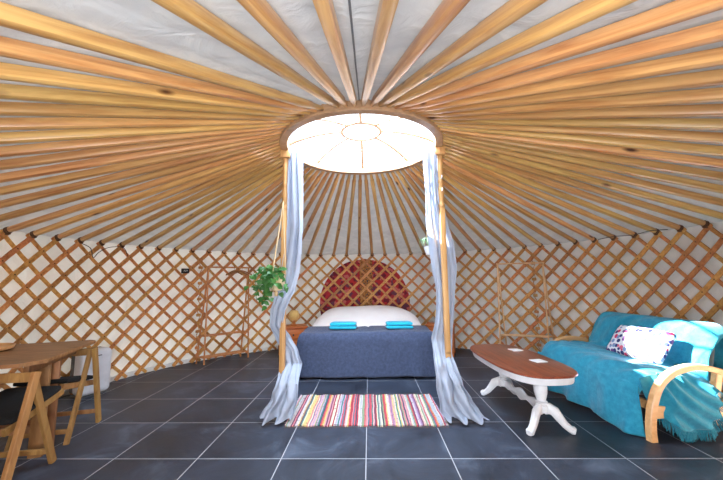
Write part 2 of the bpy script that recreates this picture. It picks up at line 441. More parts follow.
# lattice panels
PZ = 0.2508   # vertical period of the diamonds
def lattice(name, label, n0, n1, dr, phase):
    """laths between crossings n0..n1 (in pole steps); the inner layer leans to the right"""
    t = thing(name, label, 'lattice panel', pol((n0+n1)/2*DA, RW, 0), 0)
    off = Vector(t.location)
    bm = bmesh.new(); W, T = 0.0425, 0.011
    span = HW/PZ
    for layer, sgn, rr in ((0, 1, RW-0.008+dr), (1, -1, RW+0.008+dr)):
        k = n0-math.ceil(span) if sgn > 0 else n0
        kk = []
        kmin = int(math.floor(n0-span)); kmax = int(math.ceil(n1+span))
        for q in range(kmin, kmax+1):
            top_n = q+phase            # crossing index reached at the top
            # n(z) = top_n - sgn*(HW - z)/PZ
            zs = []
            lo_z, hi_z = 0.012, HW+0.03
            # clip to n0..n1
            if sgn > 0:
                zA = HW-(top_n-n0)/1*PZ; zB = HW-(top_n-n1)*PZ
                lo_z = max(lo_z, zA); hi_z = min(hi_z, zB)
            else:
                zA = HW-(n1-top_n)*PZ; zB = HW-(n0-top_n)*PZ
                lo_z = max(lo_z, zA); hi_z = min(hi_z, zB)
            if hi_z-lo_z < 0.15: continue
            lo_z = max(0.012, lo_z-0.03); hi_z = min(HW+0.03, hi_z+0.03)
            pts, nr = [], []
            m = 8
            for i in range(m+1):
                z = lo_z+(hi_z-lo_z)*i/m
                a = (top_n-sgn*(HW-z)/PZ)*DA
                pts.append(pol(a, rr, z)-off); nr.append((math.sin(a), math.cos(a), 0))
            sweep(bm, pts, rect(T, W*(1.14 if layer == 0 else 0.86)), nr)
    obj('lath_lattice', bm, M_LATH, t, smooth=False)
    # knotted ties at the crossings
    bm = bmesh.new()
    n = n0
    ks = int(round((n1-n0)))
    for i in range(ks*2+1):
        for j in range(15):
            if (i+j) % 2: continue
            nn = n0+0.5*i; z = HW-j*PZ/2
            if z < 0.03: continue
            a = nn*DA
            v = pol(a, RW-0.0155+dr, z)-off
            box(bm, v, (0.011, 0.006, 0.011), rz=-a)
    tie = obj('knotted_tie', bm, M_ROPE, t, smooth=False); tie['kind'] = 'stuff'
    return t
lattice('lattice_panel', 'honey wood diamond lattice panel curving behind the bed and headboard', -12.5, 12.5, 0.0, 0.5)
lattice('lattice_panel', 'honey wood diamond lattice panel along the left wall behind the dining table', -37.5, -11.5, 0.028, 0.5)
lattice('lattice_panel', 'honey wood diamond lattice panel along the right wall behind the turquoise sofa', 11.5, 37.5, 0.028, 0.5)
# binding ropes where two panels overlap
for s, lab in ((-1, 'knotted brown binding rope on the lattice joint beside the left clothes rack'), (1, 'knotted brown binding rope on the lattice joint behind the right clothes rack')):
    bm = bmesh.new(); a = s*12.0*DA
    N = 13
    for i in range(N):
        z = 0.1+i*1.5/(N-1)
        rbox(bm, pol(a, RW-0.022, z), (0.05+0.02*(i % 2), 0.022, 0.045), 0.011, 4, rz=-a)
    pts = [pol(a+0.006*math.sin(i*1.3), RW-0.02, 0.08+i*1.56/40) for i in range(41)]
    sweep(bm, pts, circ(0.006, 6))
    tag(obj('binding_rope', bm, M_LATH), lab, 'rope')

# roof poles --------------------------------------------------------------
LEN = (RW+0.05-RR+0.012)/math.cos(ALPHA)
bm = bmesh.new()
prof = [(-0.027, -0.012), (-0.021, -0.0215), (-0.008, -0.025), (0.012, -0.025), (0.024, -0.019), (0.027, 0), (0.024, 0.019), (0.012, 0.025), (-0.008, 0.025), (-0.021, 0.0215), (-0.027, 0.012)]
xs = [0, 0.01, 0.12, LEN*0.5, LEN-0.32, LEN-0.205, LEN-0.195, LEN-0.08, LEN]
ss = [0.62, 0.74, 0.98, 1.08, 1.0, (0.98, 0.98), (0.84, 0.76), (0.72, 0.66), (0.6, 0.46)]
sweep(bm, [(x, 0, 0) for x in xs], prof, (0, 0, 1), ss)
ORD = {1: 'first', 2: 'second', 3: 'third', 4: 'fourth', 5: 'fifth', 6: 'sixth', 7: 'seventh', 8: 'eighth', 9: 'ninth', 10: 'tenth', 11: 'eleventh',
       12: 'twelfth', 13: 'thirteenth', 14: 'fourteenth', 15: 'fifteenth', 16: 'sixteenth', 17: 'seventeenth', 18: 'eighteenth', 19: 'nineteenth', 20: 'twentieth'}
pole0 = obj('roof_pole', bm, M_POLE)
bm = bmesh.new()
for dx in (0.045, 0.057, 0.069):
    pts = [(dx, 0.027*math.cos(t*2*PI/12), 0.029*math.sin(t*2*PI/12)) for t in range(12)]
    sweep(bm, pts, circ(0.005, 6), (1, 0, 0), closed=True)
rbox(bm, (0.055, 0, -0.034), (0.03, 0.03, 0.02), 0.009, 3)
tie0 = obj('rope_tie', bm, M_ROPE, pole0)
NB, NF = 22, 17            # per side: evenly spaced poles over the back and sides, wider spaced ones towards the door
TH = (NB-0.5)*DA
SF_ = (PI-TH)/(NF+0.5)
first = True
for sd_ in (-1, 1):
    for k in range(1, NB+NF+1):
        side = 'left' if sd_ < 0 else 'right'
        af = (k-0.5)*DA if k <= NB else TH+(k-NB)*SF_
        ar = (k-0.5)*PI/(NB+NF)
        oc = NB+NF+1-k                    # counted outwards from the nearest pole; the fourth on the left is missing over the doorway
        if oc == 4 and sd_ < 0: continue
        ar = ar*0.8+af*0.2
        if oc > 4 and sd_ < 0: oc -= 1
        af *= sd_; ar *= sd_
        if k > NB: af -= R(0.9)*(k-NB)/NF
        o = pole0 if first else dup(pole0); first = False
        A = pol(af, RW+0.05, roofz(RW+0.05)); B = pol(ar, RR-0.012, roofz(RR-0.012))
        o.location = A; d = (B-A)
        yaw_ = math.atan2(d.y, d.x); pit_ = math.atan2(d.z, math.hypot(d.x, d.y))
        o.rotation_euler = (Matrix.Rotation(yaw_, 4, 'Z') @ Matrix.Rotation(-pit_, 4, 'Y')).to_euler()
        o.scale.x = d.length/LEN
        if k <= 10:
            lab = f"slim roof pole rising from the back wall, {ORD[k]} {side} of the red hanging's peak"; g = 'roof poles over the bed'
        elif k <= NB:
            lab = f"roof pole footed on the {side} wall, {ORD[k-10]} nearer than the {side} clothes rack"; g = f'roof poles over the {side} wall'
        else:
            lab = f"thick foreground roof pole overhead, {ORD[oc]} {side} of the crown ring's nearest point"; g = f'overhead roof poles at the {side}'
        tag(o, lab, 'roof pole', g)

# crown ring ----------------------------------------------------------------
cr = thing('crown_ring', 'round wooden crown ring with arched spars framing the bright roof opening', 'crown ring', (CX, CY, ZR))
RI = 0.742
bm = bmesh.new()
sweep(bm, [((RR+RI)/2*math.cos(2*PI*i/96), (RR+RI)/2*math.sin(2*PI*i/96), 0.05) for i in range(96)], rect(0.10, RR-RI, 0.006), (0, 0, 1), closed=True)
obj('ring_band', bm, M_RING, cr)
HZ = 0.20
bm = bmesh.new()
sweep(bm, [(0.2*math.cos(2*PI*i/40), 0.2*math.sin(2*PI*i/40), HZ) for i in range(40)], rect(0.03, 0.028, 0.004), (0, 0, 1), closed=True)
obj('hub_ring', bm, M_RING, cr)
for i in range(8):
    a = i*PI/4+PI/2
    bm = bmesh.new()
    pts = []
    for j in range(15):
        f = j/14; rr = 0.2+(RI+0.01-0.2)*f
        pts.append((rr*math.cos(a), rr*math.sin(a), 0.07+(HZ-0.07)*math.cos(f*PI/2)**0.8 if f < 1 else 0.07))
    sweep(bm, pts, rect(0.024, 0.024, 0.003), (0, 0, 1))
    obj('arched_spar', bm, M_RING, cr)
bm = bmesh.new()
lathe(bm, [(RR-0.02, 0.11), (RR-0.02, 0.15), (0.70, 0.24), (0.5, 0.34), (0.28, 0.40), (0.06, 0.42)], (0, 0, 0), 64)
# keep only the shell
obj('skylight_dome', bm, M_GLASS, cr)

# posts ---------------------------------------------------------------------
def post(x, lab, hooks):
    t = thing('support_post', lab, 'post', (x, CY, 0))
    bm = bmesh.new()
    box(bm, (0, 0, 0.98), (0.052, 0.052, 1.96), bev=0.006)
    obj('shaft', bm, M_POST, t)
    bm = bmesh.new()
    lathe(bm, [(0.030, 1.96), (0.031, 1.985), (0.022, 2.00), (0.024, 2.03), (0.030, 2.09), (0.030, 2.15), (0.022, 2.20), (0.028, 2.215), (0.028, 2.235), (0.021, 2.25),
               (0.024, 2.32), (0.028, 2.40), (0.022, 2.46), (0.030, 2.475), (0.030, 2.495)], n=20)
    obj('turned_baluster', bm, M_POST, t)
    bm = bmesh.new(); box(bm, (0, 0, 2.533), (0.10, 0.10, 0.078), bev=0.01)
    obj('capital_block', bm, M_POST, t)
    for dz in hooks:
        bm = bmesh.new()
        sweep(bm, [(0, -0.026, dz), (0, -0.045, dz), (0, -0.058, dz+0.004), (0, -0.060, dz+0.022)], circ(0.006, 8), (1, 0, 0))
        obj('peg', bm, M_POST if x < 0 else M_WHITEPL, t)
    return t
XL, XR = CX-0.772-0.01, CX+0.772+0.025
post(XL, 'pale wood post under the left side of the crown ring, plant hanging from it', [2.02])
post(XR, 'pale wood post under the right side of the crown ring', [2.25, 2.12])

# curtains --------------------------------------------------------------------
def interp(T, z):
    T = sorted(T)
    if z <= T[0][0]: return T[0][1:]
    for a, b in zip(T, T[1:]):
        if z <= b[0]:
            f = (z-a[0])/(b[0]-a[0]); f = f*f*(3-2*f)*0.5+f*0.5
            return tuple(p+(q-p)*f for p, q in zip(a[1:], b[1:]))
    return T[-1][1:]
def curtain(name, label, T, folds, seed, flip=1):
    bm = bmesh.new()
    z0, z1 = min(t[0] for t in T), max(t[0] for t in T)
    def fn(u, v):
        z = z0+(z1-z0)*v
        xl, xr, y = interp(T, z)
        w = xr-xl
        amp = min(0.026, 0.007+w*0.05)+max(0, 0.4-z)*0.06
        ph = folds*2*PI*u+1.2*math.sin(z*2.1+seed)+nz((u*3, z*1.5, seed), 1, 1.2)
        yy = y+amp*math.sin(ph)+0.004*math.sin(ph*2.3+z*3)+nz((u*4, z*2, seed+3), 1, 0.03)
        xx = xl+w*(u+0.035*math.sin(ph*1.0+1.3)*math.sin(PI*u))
        zz = z+(0.012 if v == 0 else 0)+max(0, 0.06-z)*0.6*(math.sin(ph)+1)*0.5
        # extra crumple near the floor
        if z < 0.9: yy += nz((u*9, z*7, seed+8), 1, 0.05*(0.9-z)); xx += nz((u*5, z*8, seed+5), 1, 0.035*(0.9-z))
        return (xx, yy, max(0.006, zz))
    grid(bm, 110, 150, fn)
    o = obj(name, bm, M_CURT)
    s = o.modifiers.new('thick', 'SOLIDIFY'); s.thickness = 0.002
    return tag(o, label, 'curtain')
LC = [(2.566, -0.765, -0.62, 3.25), (2.316, -0.770, -0.616, 3.25), (2.056, -0.768, -0.614, 3.25), (1.8, -0.772, -0.611, 3.25), (1.55, -0.792, -0.624, 3.25),
      (1.353, -0.822, -0.642, 3.25), (1.159, -0.851, -0.678, 3.225), (1.063, -0.878, -0.722, 3.20), (0.968, -0.906, -0.765, 3.20), (0.826, -0.925, -0.80, 3.24),
      (0.689, -0.895, -0.735, 3.335), (0.558, -0.835, -0.665, 3.35), (0.45, -0.815, -0.63, 3.34), (0.375, -0.825, -0.62, 3.20), (0.308, -0.838, -0.615, 3.135), (0.19, -0.871, -0.611, 3.094),
      (0.099, -0.915, -0.639, 3.068), (0.006, -0.951, -0.678, 3.05)]
RCT = [(2.566, 0.597, 0.78, 3.25), (2.289, 0.609, 0.77, 3.25), (2.031, 0.62, 0.78, 3.27), (1.828, 0.623, 0.83, 3.31), (1.579, 0.653, 0.897, 3.345), (1.334, 0.673, 0.915, 3.35),
       (1.141, 0.704, 0.891, 3.35), (0.999, 0.699, 0.88, 3.35), (0.858, 0.684, 0.864, 3.345), (0.677, 0.634, 0.841, 3.345), (0.547, 0.632, 0.817, 3.27), (0.45, 0.63, 0.821, 3.175),
       (0.301, 0.628, 0.878, 3.12), (0.184, 0.635, 0.934, 3.094), (0.108, 0.645, 0.984, 3.072), (0.041, 0.689, 1.034, 3.052), (0.004, 0.721, 1.064, 3.05)]
curtain('curtain', 'long pale blue curtain wound round the left post, hem pooled beside the rag rug', LC, 2.3, 1.0)
curtain('curtain', 'long pale blue curtain tied behind the right post, hem flared beside the coffee table', RCT, 2.6, 4.2)

# hanging plant ----------------------------------------------------------------
def leaf(bm, p, d, up, L, W):
    d = Vector(d).normalized(); s = d.cross(Vector(up)).normalized(); n = s.cross(d)
    pr = [(0, 0), (0.12, 0.32), (0.32, 0.5), (0.6, 0.38), (0.85, 0.14), (1, 0)]
    p = Vector(p)
    mid = [bm.verts.new(p+d*L*a-n*L*0.25*a*a) for a, _ in pr]
    for sg in (-1, 1):
        ed = [bm.verts.new(p+d*L*(a-0.06*(b > 0.3))+s*sg*W*b+n*W*0.25*b-n*L*0.25*a*a) for a, b in pr[1:-1]]
        bm.faces.new((mid[0], mid[1], ed[0]))
        for i in range(len(ed)-1): bm.faces.new((mid[i+1], mid[i+2], ed[i+1], ed[i]))
        bm.faces.new((mid[-2], mid[-1], ed[-1]))
PX, PY, PZ_ = -0.825, 3.10, 1.16
t = thing('hanging_plant', 'trailing green pothos in a pale pot hung from the left post', 'hanging plant', (PX, PY, PZ_))
bm = bmesh.new()
lathe(bm, [(0.045, 0), (0.06, 0.02), (0.072, 0.08), (0.078, 0.15), (0.082, 0.155), (0.074, 0.155), (0.068, 0.10)], n=24)
pot = obj('pot', bm, M_POT, t)
bm = bmesh.new(); top = Vector((XL-PX, CY-0.062-PY, 2.03-PZ_))
for a in (0.3, 2.4, 4.5):
    sweep(bm, [top, top*0.5+Vector((0.04*math.cos(a), 0.03*math.sin(a)-0.0, 0.07)), Vector((0.082*math.cos(a), 0.082*math.sin(a), 0.15)), Vector((0.078*math.cos(a+0.3), 0.078*math.sin(a+0.3), 0.06)), Vector((0, 0, -0.01))], circ(0.0045, 6))
rbox(bm, (0, 0, -0.03), (0.03, 0.03, 0.05), 0.012, 3)
obj('rope_hanger', bm, M_JUTE, t)
bm = bmesh.new(); rnd = random.Random(5)
vines = []
for k in range(22):
    a = rnd.uniform(2.3, 4.9) if k < 19 else rnd.uniform(-1.8, 0.2)
    reach = rnd.uniform(0.06, 0.27) if k < 19 else 0.08
    drop = rnd.uniform(0.02, 0.36)
    pts = []
    for j in range(8):
        f = j/7
        pts.append(Vector((math.cos(a)*reach*math.sin(f*1.5)+0.02*math.sin(j+k), math.sin(a)*reach*0.6*math.sin(f*1.5)-0.03*f, 0.15+0.09*math.sin(f*2.6)-drop*f**1.3)))
    sweep(bm, pts, circ(0.002, 5))
    for j in range(1, 8):
        for _ in range(rnd.choice((0, 1, 1, 2))):
            d = Vector((rnd.uniform(-1, 1), rnd.uniform(-1.2, 0.1), rnd.uniform(-1.0, 0.3)))
            leaf(bm, pts[j], d, (rnd.uniform(-0.4, 0.4), -0.8, 0.6), rnd.uniform(0.04, 0.065), rnd.uniform(0.035, 0.058))
for k in range(16):
    a = rnd.uniform(0, 2*PI)
    leaf(bm, (0.05*math.cos(a), 0.05*math.sin(a), 0.17+rnd.uniform(0, .06)), (math.cos(a), math.sin(a), rnd.uniform(-0.2, 0.6)), (0, -0.6, 0.8), 0.06, 0.05)
for k in range(26):
    a = rnd.uniform(PI*0.95, PI*1.75); zz_ = rnd.uniform(-0.02, 0.17)
    leaf(bm, (0.088*math.cos(a), 0.088*math.sin(a), zz_), (math.cos(a)*0.6+rnd.uniform(-.6, .6), -0.4, rnd.uniform(-1, 0.1)), (0, -0.9, 0.4), rnd.uniform(0.045, 0.06), rnd.uniform(0.04, 0.052))
bmesh.ops.remove_doubles(bm, verts=bm.verts, dist=1e-5)
obj('foliage', bm, M_LEAF, t, autos=80)
# small plant behind the right curtain
t = thing('hanging_plant', 'small pale variegated spider plant peeking out beside the right curtain', 'hanging plant', (0.675, 3.47, 1.50))
bm = bmesh.new(); lathe(bm, [(0.035, 0), (0.05, 0.05), (0.055, 0.09), (0.048, 0.09), (0.044, 0.05)], n=20)
obj('pot', bm, M_WHITEPL, t)
bm = bmesh.new()
rx = Vector((XR-0.675, CY+0.03-3.47, 0.92))
for a in (0.5, 2.6, 4.7):
    sweep(bm, [rx, (0.054*math.cos(a), 0.054*math.sin(a), 0.085), (0.036*math.cos(a), 0.036*math.sin(a), 0.0), (0, 0, -0.012)], circ(0.003, 5))
obj('cord_hanger', bm, M_JUTE, t)
bm = bmesh.new()
for k in range(34):
    a = k*2.4; reach = rnd.uniform(0.06, 0.12)
    prev = None
    pts = [Vector((math.cos(a)*reach*math.sin(f*1.7), math.sin(a)*reach*math.sin(f*1.7), 0.09+0.10*math.sin(f*2.8)-0.03*f)) for f in (0, .25, .5, .75, 1)]
    sweep(bm, pts, [(-0.001, -0.006), (0.001, -0.006), (0.001, 0.006), (-0.001, 0.006)], (0, 0, 1), [0.8, 1, 1, 0.7, 0.15])
obj('foliage', bm, M_LEAF2, t)

# ------------------------------------------------------------------ bed
BX = -0.005; BW = 1.70; Y0, Y1 = 4.47, 6.30
b = thing('bed', 'low double bed with white mattress under a slate blue bedspread', 'bed', (BX, (Y0+Y1)/2, 0))
bl = Y1-Y0
bm = bmesh.new(); box(bm, (0, 0.02, 0.17), (BW-0.10, bl-0.06, 0.12), bev=0.01); obj('base', bm, M_BLACKF, b)
for sx in (-1, 1):
    for sy in (-1, 1):
        bm = bmesh.new(); lathe(bm, [(0.025, 0), (0.035, 0.12)], (sx*(BW/2-0.14), sy*(bl/2-0.12), 0), 14); obj('leg', bm, M_BLACK, b)
bm = bmesh.new(); rbox(bm, (0, 0.0, 0.36), (BW-0.08, bl-0.06, 0.26), 0.06, 12); obj('mattress', bm, M_SHEET, b)
# white duvet over the mattress, rising over the pillows
bm = bmesh.new()
YS1 = 5.02
def duv(u, v):
    y = YS1-0.12+(Y1-0.02-YS1+0.12)*v
    x = (u-0.5)*2
    hw = 0.905
    q_ = min(1, max(0, (y-4.95)/0.75)); rise = 0.22*q_*q_*(3-2*q_)
    s = abs(x)**5
    ztop = 0.535+rise*(1-min(1, abs(x)/0.98)**5)+0.02*math.sin(x*5+1)*(1-s)*0.3
    if y > Y1-0.12: ztop -= (y-(Y1-0.12))*0.9
    zz = ztop-0.34*max(0, (abs(x)-0.90)/0.10)**1.2 if abs(x) > 0.90 else ztop-0.02*s
    return (BX+x*hw*(1-0.03*max(0, abs(x)-0.9)*10*0), y, zz+nz((x*2, y*3, 0), 1, 0.02))
grid(bm, 60, 40, duv)
o = obj('duvet', bm, M_SHEET); s = o.modifiers.new('thick', 'SOLIDIFY'); s.thickness = 0.02; s.offset = 1
tag(o, 'white cotton duvet spread over the head end of the bed', 'duvet')
# slate bedspread: top, front drop and both side drops
bm = bmesh.new()
YS1 = 5.02; FR = 4.40; XLs, XRs = BX-0.895, BX+0.895
def spread(u, v):
    # perimeter coordinate u: left hem .. right hem ; v: front hem .. back edge
    H = 0.562; D = 0.605; rad = 0.11
    wx = 1.70; Lx = D+wx+D; s = u*Lx
    if s < D: x = -wx/2; dropx = D-s
    elif s > D+wx: x = wx/2; dropx = s-D-wx
    else: x = s-D-wx/2; dropx = 0
    wy = YS1-(FR+0.05); Ly = D+wy; q = v*Ly
    if q < D: y = 0; dropy = D-q
    else: y = q-D; dropy = 0
    drop = math.hypot(dropx, dropy) if (dropx and dropy) else max(dropx, dropy)
    drop = min(drop, D)
    sg = -1 if x < 0 else 1
    # rounded shoulder
    def shoulder(d):
        if d <= 0: return 0, 0
        t = min(1, d/(rad*1.57)); a = t*PI/2
        return rad*math.sin(a), rad*(1-math.cos(a))+max(0, d-rad*1.57)
    ox, dz1 = shoulder(dropx); oy, dz2 = shoulder(dropy)
    dz = min(D, max(dz1, dz2) if not (dropx and dropy) else math.hypot(dz1, dz2))
    flare = 0.055*(dz/D)
    X = BX+x+sg*(ox*0.3+(flare if dropx else 0)); Y = FR+0.05+y-oy*0.5-(flare*0.6 if dropy else 0)
    fold = math.sin(x*13+y*9+nz((x*3, y*3, 0), 1, 3))*0.014*(dz/D)
    crease = -0.010*math.exp(-((x-0.02)/0.025)**2)
    Z = H-dz+crease*(1 if not dropy else 0.6)+nz((X*3, Y*3, dz*3), 1, 0.016)
    if dropx > 0: X += sg*fold
    if dropy > 0: Y -= fold+(-crease)*-0.9
    hem = 0.016+0.008*math.sin(x*7)
    return (X, Y, max(hem, Z))
grid(bm, 120, 60, spread)
o = obj('bedspread', bm, M_SPREAD); s = o.modifiers.new('thick', 'SOLIDIFY'); s.thickness = 0.008; s.offset = 1
tag(o, 'slate blue woven bedspread hanging over the foot of the bed', 'bedspread')
# towels
for sx, x, lab in ((-1, -0.335, 'folded turquoise towel lying on the left half of the bedspread'), (1, 0.435, 'rolled turquoise towel lying on the right half of the bedspread')):
    bm = bmesh.new()
    for k in range(2):
        rbox(bm, (0, 0, 0.026+k*0.042), (0.37-0.01*k, 0.20, 0.045), 0.022, 7, lambda p, k=k: Vector((0, 0, nz(p, 9, 0.006, k))))
    o = obj('towel', bm, M_TOWEL, loc=(x+0.01, 4.70, 0.577), rot=(0, 0, R(2*sx)))
    tag(o, lab, 'towel', 'towels on the bed')
# arched red hanging between canvas and lattice
bm = bmesh.new()
HC = 0.79; HR = 0.875
def hang(r_):
    return lambda u, v: hpt(u, v, r_)
def hpt(u, v, r_):
    x = (u-0.5)*2; z0 = 0.28
    z = z0+(HC+HR-0.0-z0)*v
    hw = math.sqrt(max(0.0, HR*HR-(z-HC)**2)) if z > HC else math.sqrt(max(0, HR*HR-((z-HC)*0.9)**2))
    a = (x*hw-0.03)/RW
    return Vector((0+r_*math.sin(a), r_*math.cos(a)-RW, z))
A = grid(bm, 40, 30, hang(RW+0.03)); B = grid(bm, 40, 30, hang(RW+0.042))
for j in range(30):
    for k in (0, 40): bm.faces.new((A[k][j], A[k][j+1], B[k][j+1], B[k][j]))
for i in range(40): bm.faces.new((A[i][0], A[i+1][0], B[i+1][0], B[i][0]))
bmesh.ops.remove_doubles(bm, verts=bm.verts, dist=1e-5)
tag(obj('wall_hanging', bm, M_KILIM, loc=(CX, CY+RW, 0)), 'arched red patterned carpet hung behind the lattice above the bed', 'wall hanging')

# nightstands and lamps
def nightstand(x, y, rz, lab):
    t = thing('nightstand', lab, 'nightstand', (x, y, 0), rz, 'nightstands')
    bm = bmesh.new(); box(bm, (0, 0, 0.27), (0.44, 0.34, 0.38), bev=0.004); obj('body', bm, M_ORANGE, t)
    bm = bmesh.new(); box(bm, (0, 0, 0.475), (0.48, 0.38, 0.03), bev=0.008); obj('top', bm, M_ORANGE, t)
    for sx in (-1, 1):
        for sy in (-1, 1):
            bm = bmesh.new(); box(bm, (sx*0.19, sy*0.14, 0.045), (0.05, 0.05, 0.09), bev=0.004); obj('leg', bm, M_ORANGE, t)
    for k in range(2):
        bm = bmesh.new(); box(bm, (0, -0.176, 0.185+k*0.18), (0.39, 0.018, 0.155), bev=0.005)
        d = obj('drawer', bm, M_ORANGE, t)
        bm = bmesh.new(); rbox(bm, (0, -0.196, 0.185+k*0.18), (0.028, 0.028, 0.028), 0.013, 4); obj('knob', bm, M_BLACK, d)
nightstand(-1.27, 5.72, R(18), 'orange pine nightstand left of the bed with two drawers')
nightstand(1.23, 5.74, R(-18), 'orange pine nightstand right of the bed, mostly hidden by the curtain')
def lamp(x, y, lab):
    t = thing('table_lamp', lab, 'lamp', (x, y, 0.491), 0, 'nightstand lamps')
    bm = bmesh.new(); lathe(bm, [(0.05, 0), (0.05, 0.012), (0.012, 0.02), (0.01, 0.10)], n=18); obj('base', bm, M_ORANGE, t)
    bm = bmesh.new(); lathe(bm, [(0.06, 0.09), (0.085, 0.13), (0.09, 0.18), (0.075, 0.23), (0.05, 0.25)], n=20); obj('lamp_shade', bm, M_WICKER, t)
lamp(-1.25, 5.74, 'small round wicker lamp on the left nightstand')
lamp(1.22, 5.74, 'small round wicker lamp on the right nightstand')

# rag rug ------------------------------------------------------------------------
bm = bmesh.new()
def rugf(u, v):
    x = -0.715+1.405*u; y = -0.395+0.755*v
    e = 0.012*math.sin(x*40)*(1 if v in (0, 1) else 0)
    return (x+0.01*(2*v-1)*-1, y+e, 0.010+0.004*abs(math.sin(x*230)))
A = grid(bm, 160, 24, rugf)
B = grid(bm, 160, 24, lambda u, v: (lambda p: (p[0], p[1], 0.001))(rugf(u, v)))
for i in range(160):
    for k in (0, 24): bm.faces.new((A[i][k], A[i+1][k], B[i+1][k], B[i][k]))
for j in range(24):
    for k in (0, 160): bm.faces.new((A[k][j], A[k][j+1], B[k][j+1], B[k][j]))
rug = obj('rag_rug', bm, M_RUG, loc=(0, 3.405, 0), smooth=False)
tag(rug, 'multicoloured striped rag rug on the tiles at the foot of the bed', 'rug')
bm = bmesh.new()
for v in (-1, 1):
    for k in range(90):
        x = -0.70+1.39*k/89
        sweep(bm, [(x, v*0.40, 0.006), (x+random.uniform(-.006, .006), v*0.43, 0.003)], circ(0.0022, 4))
fr = obj('fringe', bm, M_ROPE, rug); fr['kind'] = 'stuff'

# ------------------------------------------------------------------ coffee table
ct = thing('coffee_table', 'oval coffee table with brown wooden top and white painted pedestal legs', 'coffee table', (1.425, 3.31, 0), R(3.5))
def oval(a, b, n=72, e=3.1):
    out = []
    for i in range(n):
        t_ = 2*PI*i/n; c, s_ = math.cos(t_), math.sin(t_)
        out.append((a*math.copysign(abs(c)**(2/e), c), b*math.copysign(abs(s_)**(2/e), s_)))
    return out
def slab(bm, prof_list, n=72):
    """prof_list: (a,b,z) rings"""
    rings = [[bm.verts.new((x, y, z)) for x, y in oval(a, b_, n)] for a, b_, z in prof_list]
    for A, B in zip(rings, rings[1:]):
        for i in range(n): bm.faces.new((A[i], A[(i+1) % n], B[(i+1) % n], B[i]))
    bm.faces.new(rings[0]); bm.faces.new(list(reversed(rings[-1])))
ta, tb = 0.305, 0.655
bm = bmesh.new(); slab(bm, [(ta-0.02, tb-0.02, 0.478), (ta-0.004, tb-0.004, 0.482), (ta, tb, 0.489), (ta-0.004, tb-0.004, 0.497), (ta-0.014, tb-0.014, 0.500)])
obj('table_top', bm, M_CTOP, ct)
bm = bmesh.new(); slab(bm, [(ta-0.03, tb-0.03, 0.425), (ta-0.028, tb-0.028, 0.43), (ta-0.022, tb-0.022, 0.478)])
obj('apron', bm, M_WHITEP, ct)
for sy in (-1, 1):
    bm = bmesh.new()
    lathe(bm, [(0.05, 0.135), (0.055, 0.15), (0.055, 0.19), (0.035, 0.20), (0.05, 0.215), (0.035, 0.225), (0.042, 0.25), (0.052, 0.29), (0.054, 0.33), (0.045, 0.38), (0.036, 0.395), (0.05, 0.41), (0.05, 0.426)], (0.03, sy*0.345, 0), 28)
    obj('pedestal', bm, M_WHITEP, ct)
    for sx in (-1, 1):
        bm = bmesh.new()
        pts = [(0.03+sx*a_*0.185, sy*(0.345+a_*0.125), z_) for a_, z_ in ((0.06, 0.155), (0.25, 0.168), (0.42, 0.15), (0.58, 0.10), (0.72, 0.06), (0.86, 0.036), (0.96, 0.027), (1.04, 0.022))]
        sweep(bm, pts, rect(0.06, 0.056, 0.014), (0, 0, 1), [(1.3, 0.9), (1.4, 1), (1.3, 1), (1.05, 0.95), (0.9, 0.9), (0.85, 0.9), (1.0, 1.05), (0.7, 0.8)])
        obj('leg', bm, M_WHITEP, ct)
bm = bmesh.new()
n = 28; pts = [(0.03, -0.32+0.64*i/n, 0.165) for i in range(n+1)]
sc_l = [(1+0.75*math.cos(i/n*2*PI)**2*(1 if 3 < i < n-3 else 0.9)-0.35*math.cos(i/n*6*PI), 1) for i in range(n+1)]
sweep(bm, pts, rect(0.05, 0.03, 0.006), (0, 0, 1), sc_l)
obj('stretcher', bm, M_WHITEP, ct)
for x, y, rz, lab in ((1.555, 3.60, 10, 'square white card on the far end of the coffee table'), (1.555, 3.13, 12, 'square white card on the near half of the coffee table')):
    bm = bmesh.new(); box(bm, (0, 0, 0.004), (0.11, 0.11, 0.007), bev=0.002)
    tag(obj('coaster', bm, M_CARD, loc=(x, y, 0.5005), rot=(0, 0, R(rz))), lab, 'coaster', 'cards on the coffee table')

# ------------------------------------------------------------------ sofa
SF = Vector((2.17, 2.74, 0)); SA = math.atan2(0.12, 0.993)     # local x = depth, local y = length
sofa = thing('sofa', 'futon sofa with curved pale bentwood arms against the right wall', 'sofa', SF, SA)
armpts = [(0.012, 0.0), (0.012, 0.08), (0.028, 0.19), (0.062, 0.30), (0.115, 0.395), (0.19, 0.462), (0.29, 0.508), (0.40, 0.528), (0.50, 0.525), (0.60, 0.505), (0.69, 0.472), (0.77, 0.43), (0.84, 0.38)]
def smoothp(P, m=4):
    out = []
    for i in range(len(P)-1):
        p0 = P[max(0, i-1)]; p1 = P[i]; p2 = P[i+1]; p3 = P[min(len(P)-1, i+2)]
        for j in range(m):
            t_ = j/m
            out.append(tuple(0.5*((2*b_)+(-a_+c_)*t_+(2*a_-5*b_+4*c_-d_)*t_*t_+(-a_+3*b_-3*c_+d_)*t_**3) for a_, b_, c_, d_ in zip(p0, p1, p2, p3)))
    out.append(tuple(P[-1])); return out
SL = 1.34
